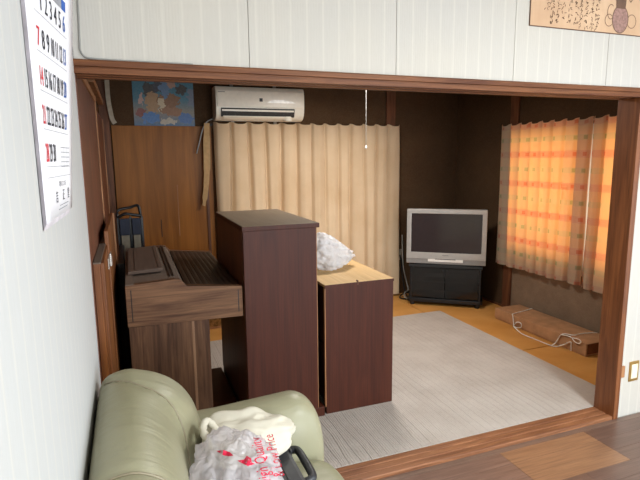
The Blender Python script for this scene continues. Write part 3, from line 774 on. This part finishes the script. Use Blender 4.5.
o = ribbon('s', [(.70, 4.765, 1.82), (.69, 4.76, 1.65), (.685, 4.765, 1.45), (.668, 4.77, 1.25), (.645, 4.775, 1.10), (.638, 4.77, 1.075)], [.05, .06, .06, .05, .045, .03, .03], 'tape', thick=.008).build('curtain_tieback', 'tape', smooth=False, origin=(.69, 4.76, 1.8))
tag(o, 'tan cloth strip hanging left of the beige curtain', 'curtain tie')
o = ribbon('s', [(-.108, 4.66, 2.44), (-.108, 4.66, 2.2), (-.110, 4.66, 2.02), (-.103, 4.66, 1.93), (-.09, 4.66, 1.84), (-.07, 4.66, 1.80)], .035, 'pale_strip', thick=.01).build('cloth_strip', 'pale_strip', origin=(-.108, 4.66, 2.44))
tag(o, 'pale cloth strip hanging in the left corner by the poster', 'strip')
o = MB().tube(catmull([(.60, 4.79, 1.55), (.62, 4.78, 1.62), (.66, 4.77, 1.76), (.70, 4.76, 1.83), (.76, 4.77, 1.86), (.80, 4.80, 1.87)], 6), .006, 6).build('loose_wire', 'wire', smooth=True, origin=(.6, 4.79, 1.55))
tag(o, 'pale wire running from air conditioner onto the plywood', 'wire')

# ------------------------------------------------------------------ curtains
def curtain(name, P0, P1, ztop, zbot, n_pleat, amp, mat, nrm, seed, hem=0, nu=None, uv0=0, scal=.022, deep=1.5):
    P0 = Vector(P0); P1 = Vector(P1); W_ = (P1-P0).length; nrm = Vector(nrm); nu = nu or n_pleat*22+1; nv = 40
    rr = random.Random(seed); ph = [rr.uniform(-.5, .5) for _ in range(n_pleat+2)]; am = [rr.uniform(.7, 1.25) for _ in range(n_pleat+2)]
    def fn(u, v):
        z = zbot+(ztop-zbot)*v; s_ = u*n_pleat; i = int(min(n_pleat-1, s_)); f = s_-i
        drop = (1-v)
        sw = s_+(ph[i]*(1-f)+ph[i+1]*f)*drop*.45
        k = round(sw); d = sw-k
        w = am[int(max(0, min(n_pleat, k)))]
        val = math.exp(-(d/(.085+.03*drop))**2)
        minor = .28*math.cos(2*PI*2*sw+ph[i]*5)*min(1, drop*2)
        off = amp*(.25+minor*.5)-amp*deep*w*val*(.8+.3*drop)-amp*.35*math.cos(2*PI*d)*(1-drop*.3)
        q = P0.lerp(P1, u)+nrm*off
        zz = z
        if v > .9: zz -= scal*(1-math.exp(-(d/.2)**2))*(v-.9)/.1
        if v < .03: zz += hem*noise.noise(Vector((u*n_pleat*.8, seed, 0)))
        side = (P1-P0).normalized()*(.006*noise.noise(Vector((s_*1.3, v*3, seed))))
        return Vector((q.x, q.y, zz))+side
    return MB().grid(fn, nu, nv, uv=lambda a, b: (uv0+a*W_*1.25, zbot+(ztop-zbot)*b)).build(name, mat, smooth=True, origin=(P0.x, P0.y, zbot), normals=False)
c1 = curtain('curtain', (.762, 4.735, 0), (1.72, 4.75, 0), 1.836, .03, 6, .026, 'beige', (0, -1, 0), 2, deep=2.7)
tag(c1, 'left beige pleated curtain of the pair under the air conditioner', 'curtain', 'beige curtains')
c2 = curtain('curtain', (1.695, 4.72, 0), (2.68, 4.735, 0), 1.832, .03, 7, .022, 'beige', (0, -1, 0), 9, uv0=2, deep=2.1)
tag(c2, 'right beige pleated curtain of the pair, nearer the television', 'curtain', 'beige curtains')
o = MB().tube([(.74, 4.822, 1.812), (2.70, 4.822, 1.806)], .006, 8).box((.73, 4.80, 1.80), (.75, YB, 1.82)).box((2.68, 4.80, 1.80), (2.70, YB, 1.82)).build('curtain_rail', 'ac_dark', origin=(1.7, YB, 1.83))
tag(o, 'dark curtain rail carrying the beige curtains', 'curtain rail')
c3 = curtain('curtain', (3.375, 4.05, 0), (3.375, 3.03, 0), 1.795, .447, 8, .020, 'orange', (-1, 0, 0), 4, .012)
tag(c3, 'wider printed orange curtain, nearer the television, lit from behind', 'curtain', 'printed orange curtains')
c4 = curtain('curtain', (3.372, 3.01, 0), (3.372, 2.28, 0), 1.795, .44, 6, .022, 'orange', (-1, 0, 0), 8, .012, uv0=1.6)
tag(c4, 'printed orange curtain partly hidden behind the wooden post', 'curtain', 'printed orange curtains')
o = curtain('lace_curtain', (3.415, 3.18, 0), (3.415, 2.9, 0), 1.76, .52, 3, .008, 'lace', (-1, 0, 0), 5)
tag(o, 'white lace showing in the gap between the printed curtains', 'lace curtain')
o = MB().tube([(3.425, 4.05, 1.77), (3.425, 2.28, 1.77)], .007, 8).box((3.42, 4.04, 1.762), (XR, 4.055, 1.778)).box((3.42, 2.28, 1.762), (XR, 2.295, 1.778)).build('curtain_rail', 'bar', origin=(XR, 3.2, 1.8))
tag(o, 'curtain rail above the printed orange curtains', 'curtain rail')
# pendant lamp with its pull cord; only the cord hangs low enough to be seen under the lintel
pc = thing('pendant_lamp', 'ceiling pendant with white pull cord hanging before the beige curtains', 'lamp', (1.685, 3.5, 2.45))
MB().tube([(1.685, 3.5, 1.585), (1.685, 3.5, 1.9), (1.685, 3.5, 2.105)], .002, 6).build('pull_cord', 'wire', pc)
MB().lathe([(.003, 1.585), (.007, 1.58), (.008, 1.57), (.005, 1.562)], (1.685, 3.5, 0)).build('cord_knob', 'white_pl', pc)
MB().tube([(1.685, 3.5, 2.20), (1.685, 3.5, 2.45)], .006, 8).lathe([(.04, 2.43), (.045, 2.44), (.045, 2.45)], (1.685, 3.5, 0)).build('hanging_stem', 'white_pl', pc)
m = MB()
for a, b in (((-.22, -.22), (.22, -.205)), ((-.22, .205), (.22, .22)), ((-.22, -.205), (-.205, .205)), ((.205, -.205), (.22, .205))):
    m.box((1.685+a[0], 3.5+a[1], 2.10), (1.685+b[0], 3.5+b[1], 2.22))
m.build('shade_frame', 'old_post', pc)
bx('shade_top', (1.465, 3.28, 2.20), (1.905, 3.72, 2.215), 'white_pl', pc, 0)
t = NT('pendant_diffuser'); t.col('#f2f2f0'); t.b.inputs['Emission Color'].default_value = (1, .97, .93, 1); t.b.inputs['Emission Strength'].default_value = 2.0; MT['pendglow'] = t.m
bx('diffuser', (1.48, 3.295, 2.115), (1.89, 3.705, 2.12), 'pendglow', pc, 0)
ll = bpy.data.lights.new('pendant_light', 'AREA'); ll.shape = 'SQUARE'; ll.size = .4; ll.energy = 29; ll.color = (1.0, .96, .91)
lo_ = bpy.data.objects.new('pendant_light', ll); COL.objects.link(lo_); lo_.parent = pc; lo_.location = (0, 0, -.345)

# ------------------------------------------------------------------ long cardboard box and its string
cbx = thing('cardboard_box', 'long flat cardboard box on tatami below the orange curtains', 'box', (3.26, 3.2, 0))
bx('box_tray', (3.128, 2.70, 0), (3.402, 3.706, .06), 'card', cbx, .002)
ld = bx('box_lid', (3.122, 2.694, .014), (3.408, 3.712, .102), 'card', cbx, .003)
bx('end_flap', (3.135, 2.690, .02), (3.396, 2.6945, .098), 'card_dark', ld, .0005)
def cat_s(*ls): return [catmull(l, 6) for l in ls]
st_ = MB()
paths = cat_s([(3.405, 3.55, .10), (3.40, 3.55, .106), (3.346, 3.536, .106), (3.24, 3.512, .106), (3.13, 3.485, .106), (3.115, 3.47, .098), (3.112, 3.453, .053), (3.112, 3.449, .012)],
  [(3.112, 3.449, .012), (3.108, 3.409, .055), (3.108, 3.36, .063), (3.108, 3.352, .03), (3.108, 3.40, .008), (3.105, 3.443, .010), (3.08, 3.38, .006), (3.05, 3.29, .005), (3.042, 3.2, .005), (3.05, 3.127, .005), (3.055, 3.003, .005), (3.065, 2.951, .005), (3.09, 2.93, .005)],
  [(3.07, 2.97, .005), (3.10, 2.965, .02), (3.113, 2.95, .06), (3.116, 2.93, .098), (3.14, 2.915, .108), (3.16, 2.89, .108), (3.18, 2.86, .110), (3.27, 2.875, .106), (3.36, 2.86, .106), (3.408, 2.85, .10)],
  [(3.116, 2.93, .1), (3.115, 2.87, .112), (3.112, 2.81, .114), (3.112, 2.764, .122), (3.112, 2.736, .11), (3.112, 2.752, .088), (3.112, 2.789, .09), (3.112, 2.815, .108)],
  [(3.09, 2.93, .005), (3.108, 2.88, .04), (3.112, 2.83, .075), (3.113, 2.822, .04), (3.112, 2.818, .006)])
for p_ in paths: st_.tube(p_, .0042, 6)
tag(st_.build('string', 'string', smooth=True, origin=(3.112, 3.0, 0)), 'white string looped around the long cardboard box', 'string')

# ------------------------------------------------------------------ left side: low cabinet and black rack
lw = thing('wall_cabinet', 'brown wooden cabinet with hinged doors between white wall and organ', 'cabinet', (-.12, 2.6, 0))
bx('cabinet_body', (-.150, 2.12, 0), (-.125, 3.5, 1.10), 'low_cab', lw, .001)
bx('dusty_top', (-.150, 2.12, 1.10), (-.122, 2.62, 1.106), 'dust_org', lw, .001)
d1 = bx('cabinet_door', (-.125, 2.14, .04), (-.112, 2.60, 1.10), 'low_cab', lw, .002)
d2 = bx('cabinet_door', (-.125, 2.612, .04), (-.108, 3.50, 1.165), 'low_cab', lw, .002)
bx('door_edge', (-.112, 3.50, .04), (-.099, 3.52, 1.165), 'pale_edge', d2, .001)
hg = MB().box((-.128, 2.605, 1.0), (-.098, 2.609, 1.045)).box((-.112, 2.50, 1.0), (-.108, 2.60, 1.05)).box((-.108, 2.615, 1.0), (-.104, 2.72, 1.05)); hg.tube([(-.105, 2.607, .995), (-.105, 2.607, 1.055)], .006, 8); hg.build('hinge', 'metal', d2)
rk = thing('black_rack', 'black upright rack with two pale grey panels behind the organ', 'rack', (0, 4.2, 0))
bx('panel', (-.078, 4.20, .05), (-.018, 4.215, .93), 'grey_pan', rk, .003); bx('panel', (.012, 4.20, .05), (.062, 4.215, .93), 'grey_pan', rk, .003)
bx('panel_cap', (-.085, 4.192, .92), (-.012, 4.222, 1.05), 'navy', rk, .006); bx('panel_cap', (.006, 4.192, .92), (.07, 4.222, 1.05), 'navy', rk, .006)
for x in (-.104, -.012, .072): MB().prism([(4.19, 0), (4.22, 0), (4.25, 1.06), (4.235, 1.06)], 'x', x, x+.018, .002).build('upright', 'black', rk)
bx('back_board', (-.1, 4.24, .03), (.088, 4.25, 1.04), 'black', rk, .001)
bx('foot', (-.11, 4.15, 0), (.095, 4.30, .025), 'black', rk, .003)
MB().tube(catmull([(-.095, 4.24, 1.05), (-.09, 4.26, 1.11), (.0, 4.27, 1.13), (.06, 4.26, 1.14), (.075, 4.24, 1.05)], 6), .011, 8).build('carry_handle', 'black', rk, smooth=True)
MB().tube(catmull([(-.09, 4.23, 1.06), (-.04, 4.22, 1.085), (.02, 4.225, 1.075), (.075, 4.23, 1.065)], 6), .012, 8).build('strap', 'black', rk, smooth=True)
ic = thing('gap_shade_filler', 'black slab added as shade in the gap left of the organ', 'case', (-.075, 3.7, 0))  # added black slab, stands in for the shade in this gap
bx('filler_slab', (-.094, 3.30, 0), (-.058, 4.12, .86), 'black', ic, .012)
bx('filler_rim', (-.097, 3.29, .0), (-.055, 3.31, .87), 'black', ic, .003)
cn = thing('printed_carton', 'small printed carton on the floor glimpsed under the organ', 'box', (.68, 4.5, 0))
bx('carton_body', (.58, 4.42, 0), (.78, 4.58, .10), 'parcel', cn, .002); bx('carton_tape', (.58, 4.419, .0), (.78, 4.581, .02), 'card', cn, .001)

# ------------------------------------------------------------------ wire along the lintel
o = MB().tube(catmull([(-.117, 1.978, 2.45), (-.118, 1.978, 2.05), (-.122, 1.978, 1.91), (-.123, 1.978, 1.872), (-.112, 1.978, 1.851), (-.09, 1.978, 1.845), (-.03, 1.978, 1.843), (.06, 1.976, 1.842), (.25, 1.976, 1.842)], 6), .003, 6).build('wall_cable', 'wire', smooth=True, origin=(-.12, 1.978, 1.84))
tag(o, 'thin grey cable down the white wall along the lintel', 'cable')

# ------------------------------------------------------------------ wall switch plate
sw = thing('switch_plate', 'brass switch plate with cream rocker on right white wall', 'switch', (2.70, 1.983, .19))
bx('plate', (2.643, 1.976, .195), (2.715, 1.983, .315), 'brass', sw, .002)
bx('rim', (2.655, 1.9735, .212), (2.703, 1.977, .298), 'cream_pl', sw, .001)
bx('rocker', (2.667, 1.971, .225), (2.691, 1.975, .285), 'white_pl', sw, .001)

# ------------------------------------------------------------------ hanging scroll
sc = bx('paper_scroll', (1.788, 1.978, 2.096), (2.80, 1.982, 2.44), 'scroll', bev=0, origin=(1.788, 1.98, 2.096))
tag(sc, 'tan paper with brush writing and drawing above the opening', 'scroll')
bx('lower_edge', (1.787, 1.9765, 2.093), (2.80, 1.9825, 2.0965), 'ink_brown', sc, .0005)
bx('left_edge', (1.7865, 1.9765, 2.093), (1.789, 1.9825, 2.44), 'ink_brown', sc, .0005)
rb = random.Random(21); SYF = 1.977
def stroke(m, pts, w):
    P = [Vector((x, SYF, z)) for x, z in pts]
    for a, b in zip(P, P[1:]):
        d = (b-a).normalized(); s_ = Vector((d.z, 0, -d.x))*w/2*rb.uniform(.7, 1.2)
        m.b.faces.new([m.b.verts.new(q) for q in (a-s_, a+s_, b+s_*.8, b-s_*.8)])
colm = [(1.885, 2.17, .018), (1.915, 2.112, .016), (1.952, 2.118, .02), (1.985, 2.135, .018), (2.022, 2.125, .02), (2.062, 2.118, .02), (2.095, 2.11, .018), (2.128, 2.105, .018), (2.163, 2.104, .02), (2.195, 2.104, .018)]
for x, zb, h in colm:
    z = zb+.01; m = MB()
    while z < 2.43:
        for k in range(rb.choice((2, 3, 3, 4))):
            px, pz = x+rb.uniform(-.008, .008), z+rb.uniform(-.006, .008)
            pts = [(px, pz)]
            aa = rb.choice((0, -PI/2, -PI/4, -2.2))+rb.uniform(-.4, .4)
            for _ in range(3):
                px += math.cos(aa)*.0045; pz += math.sin(aa)*.0045; aa += rb.uniform(-.7, .7); pts.append((px, pz))
            stroke(m, pts, .0028)
        z += h+rb.uniform(0, .008)
    m.build('brush_writing', 'ink', sc, normals=False)
def ring(cx_, cz_, rx, rz, w, a0=0, a1=2*PI, n=28):
    m = MB(); g = []
    for i in range(n+1):
        a = a0+(a1-a0)*i/n
        g.append([m.b.verts.new((cx_+(rx+k)*math.cos(a), SYF-.0003, cz_+(rz+k)*math.sin(a))) for k in (-w/2, w/2)])
    for A, B in zip(g, g[1:]): m.b.faces.new((A[0], A[1], B[1], B[0]))
    return m
gx, gz = 2.352, 2.165
m = MB(); m.b.faces.new([m.b.verts.new((gx+.052*math.cos(2*PI*i/32), SYF, gz+.064*math.sin(2*PI*i/32))) for i in range(32)]); m.build('drawing_wash', 'gourd', sc)
ring(gx, gz, .053, .065, .004).build('drawing_line', 'ink_brown', sc, normals=False)
m = MB(); m.b.faces.new([m.b.verts.new((x, SYF-.0001, z)) for x, z in ((gx-.032, gz+.05), (gx+.03, gz+.05), (gx+.035, gz+.12), (gx+.028, 2.43), (gx-.04, 2.43), (gx-.038, gz+.1))]); m.build('drawing_neck', 'ink_brown', sc)
ring(gx+.078, gz-.005, .03, .032, .003, -2.6, 2.6).build('drawing_line', 'ink_brown', sc, normals=False)
ring(gx-.075, gz-.01, .026, .028, .003, .8, 5.6).build('drawing_line', 'ink_brown', sc, normals=False)
ring(gx-.066, gz+.03, .022, .034, .003, .9, 5.2).build('drawing_line', 'ink_brown', sc, normals=False)
m = MB(); stroke(m, [(gx+.05, gz+.10), (gx+.062, gz+.085), (gx+.075, gz+.10), (gx+.07, gz+.125), (gx+.055, gz+.12)], .006); m.build('drawing_line', 'ink_brown', sc, normals=False)

# ------------------------------------------------------------------ calendar
def cp(s, z, off=0):
    xf = -.131+(z-1.387)*.083
    return Vector((-.1405*(1-s)+xf*s+off, 1.012+.338*s-off*.1, z))
ZT = 2.02
cl = MB().grid(lambda u, v: cp(u, 1.389+(ZT-1.389)*v), 8, 14).build('wall_calendar', 'cal_paper', origin=(-.13, 1.15, 1.39), smooth=True, normals=False)
tag(cl, 'white wall calendar with red and blue dates on left wall', 'calendar')
sl = cl.modifiers.new('thick', 'SOLIDIFY'); sl.thickness = .0012; sl.offset = 0
for k in range(4):
    o_ = -.0035*(k+1)
    m = MB().grid(lambda u, v: cp(u*.97-.006*(k+1)*(1-u), 1.386-.003*k+(ZT-1.389)*v, o_*.3), 6, 8)
    m.build('under_page', 'cal_edge', cl, normals=False)
m = MB().box((-.146, 1.005, ZT-.005), (-.078, 1.36, ZT+.02)); m.build('binding_strip', 'bar', cl)
BK = {'print_red': MB(), 'print_blue': MB(), 'print_black': MB(), 'print_grey': MB()}
def put(body, s, z, size, mat, wid=1.0, off=.0016):
    V, F = text_mesh(body, size, 3); b = BK[mat].b
    vv = [b.verts.new(cp(s+v.x*wid/.338, z+v.y, off)) for v in V]
    for f in F:
        try: b.faces.new([vv[i] for i in f])
        except ValueError: pass
def rect(s0, s1, za, zb, mat, off=.0013):
    b = BK[mat].b; b.faces.new([b.verts.new(cp(s, z, off)) for s, z in ((s0, za), (s1, za), (s1, zb), (s0, zb))])
def date(body, s, z, mat, wid):
    V, F = text_mesh(body, .049, 3); mb = MB()
    for k in range(2):
        vv = [mb.b.verts.new(cp(s+(v.x*wid*.85+.0009*k)/.338, z+v.y, .0016+.0001*k)) for v in V]
        for f in F:
            try: mb.b.faces.new([vv[i] for i in f])
            except ValueError: pass
    o = mb.build('printed_date', mat, cl, normals=False)
    return o
day = 1; c0 = 1
def colpos(c): return .165+c*.098
for r in range(5):
    z = 1.787-r*.0685
    for c in range(7):
        if r == 0 and c < 1: continue
        if day > 30: break
        mat = 'print_red' if c == 0 else 'print_blue' if c == 6 else 'print_black'
        date(str(day), colpos(c), z, mat, .64 if day > 9 else .95)
        day += 1
    rect(.12, .82, z-.0245, z-.0235, 'print_grey')
for c in range(7):
    rect(colpos(c)-.047, colpos(c)+.047, 1.815, 1.836, 'print_red' if c == 0 else 'print_blue' if c == 6 else 'print_grey')
for i in range(4): rect(.15, .78, 1.86+i*.03, 1.862+i*.03, 'print_grey')
for i in range(5): rect(.56, .86, 1.487+i*.010, 1.4885+i*.010, 'print_grey')
for s0 in (.56, .66, .76, .86): rect(s0, s0+.003, 1.485, 1.53, 'print_grey')
rect(.12, .9, 1.468, 1.469, 'print_grey')
put('\u96fb\u6c17\u306e\u3053\u3068\u306a\u3089', .58, 1.452, .012, 'print_black')
for ch, s in (('\u5409', .36), ('\u6b63', .60), ('\u5802', .80)):
    for dx in (0, .003): put(ch, s+dx, 1.427, .026, 'print_black')
rect(.45, .80, 1.408, 1.4095, 'print_grey'); rect(.40, .76, 1.401, 1.4025, 'print_grey')
for k, v in BK.items():
    if len(v.b.faces): o = v.build('printed_lines', k, cl, normals=False); o['kind'] = 'stuff'
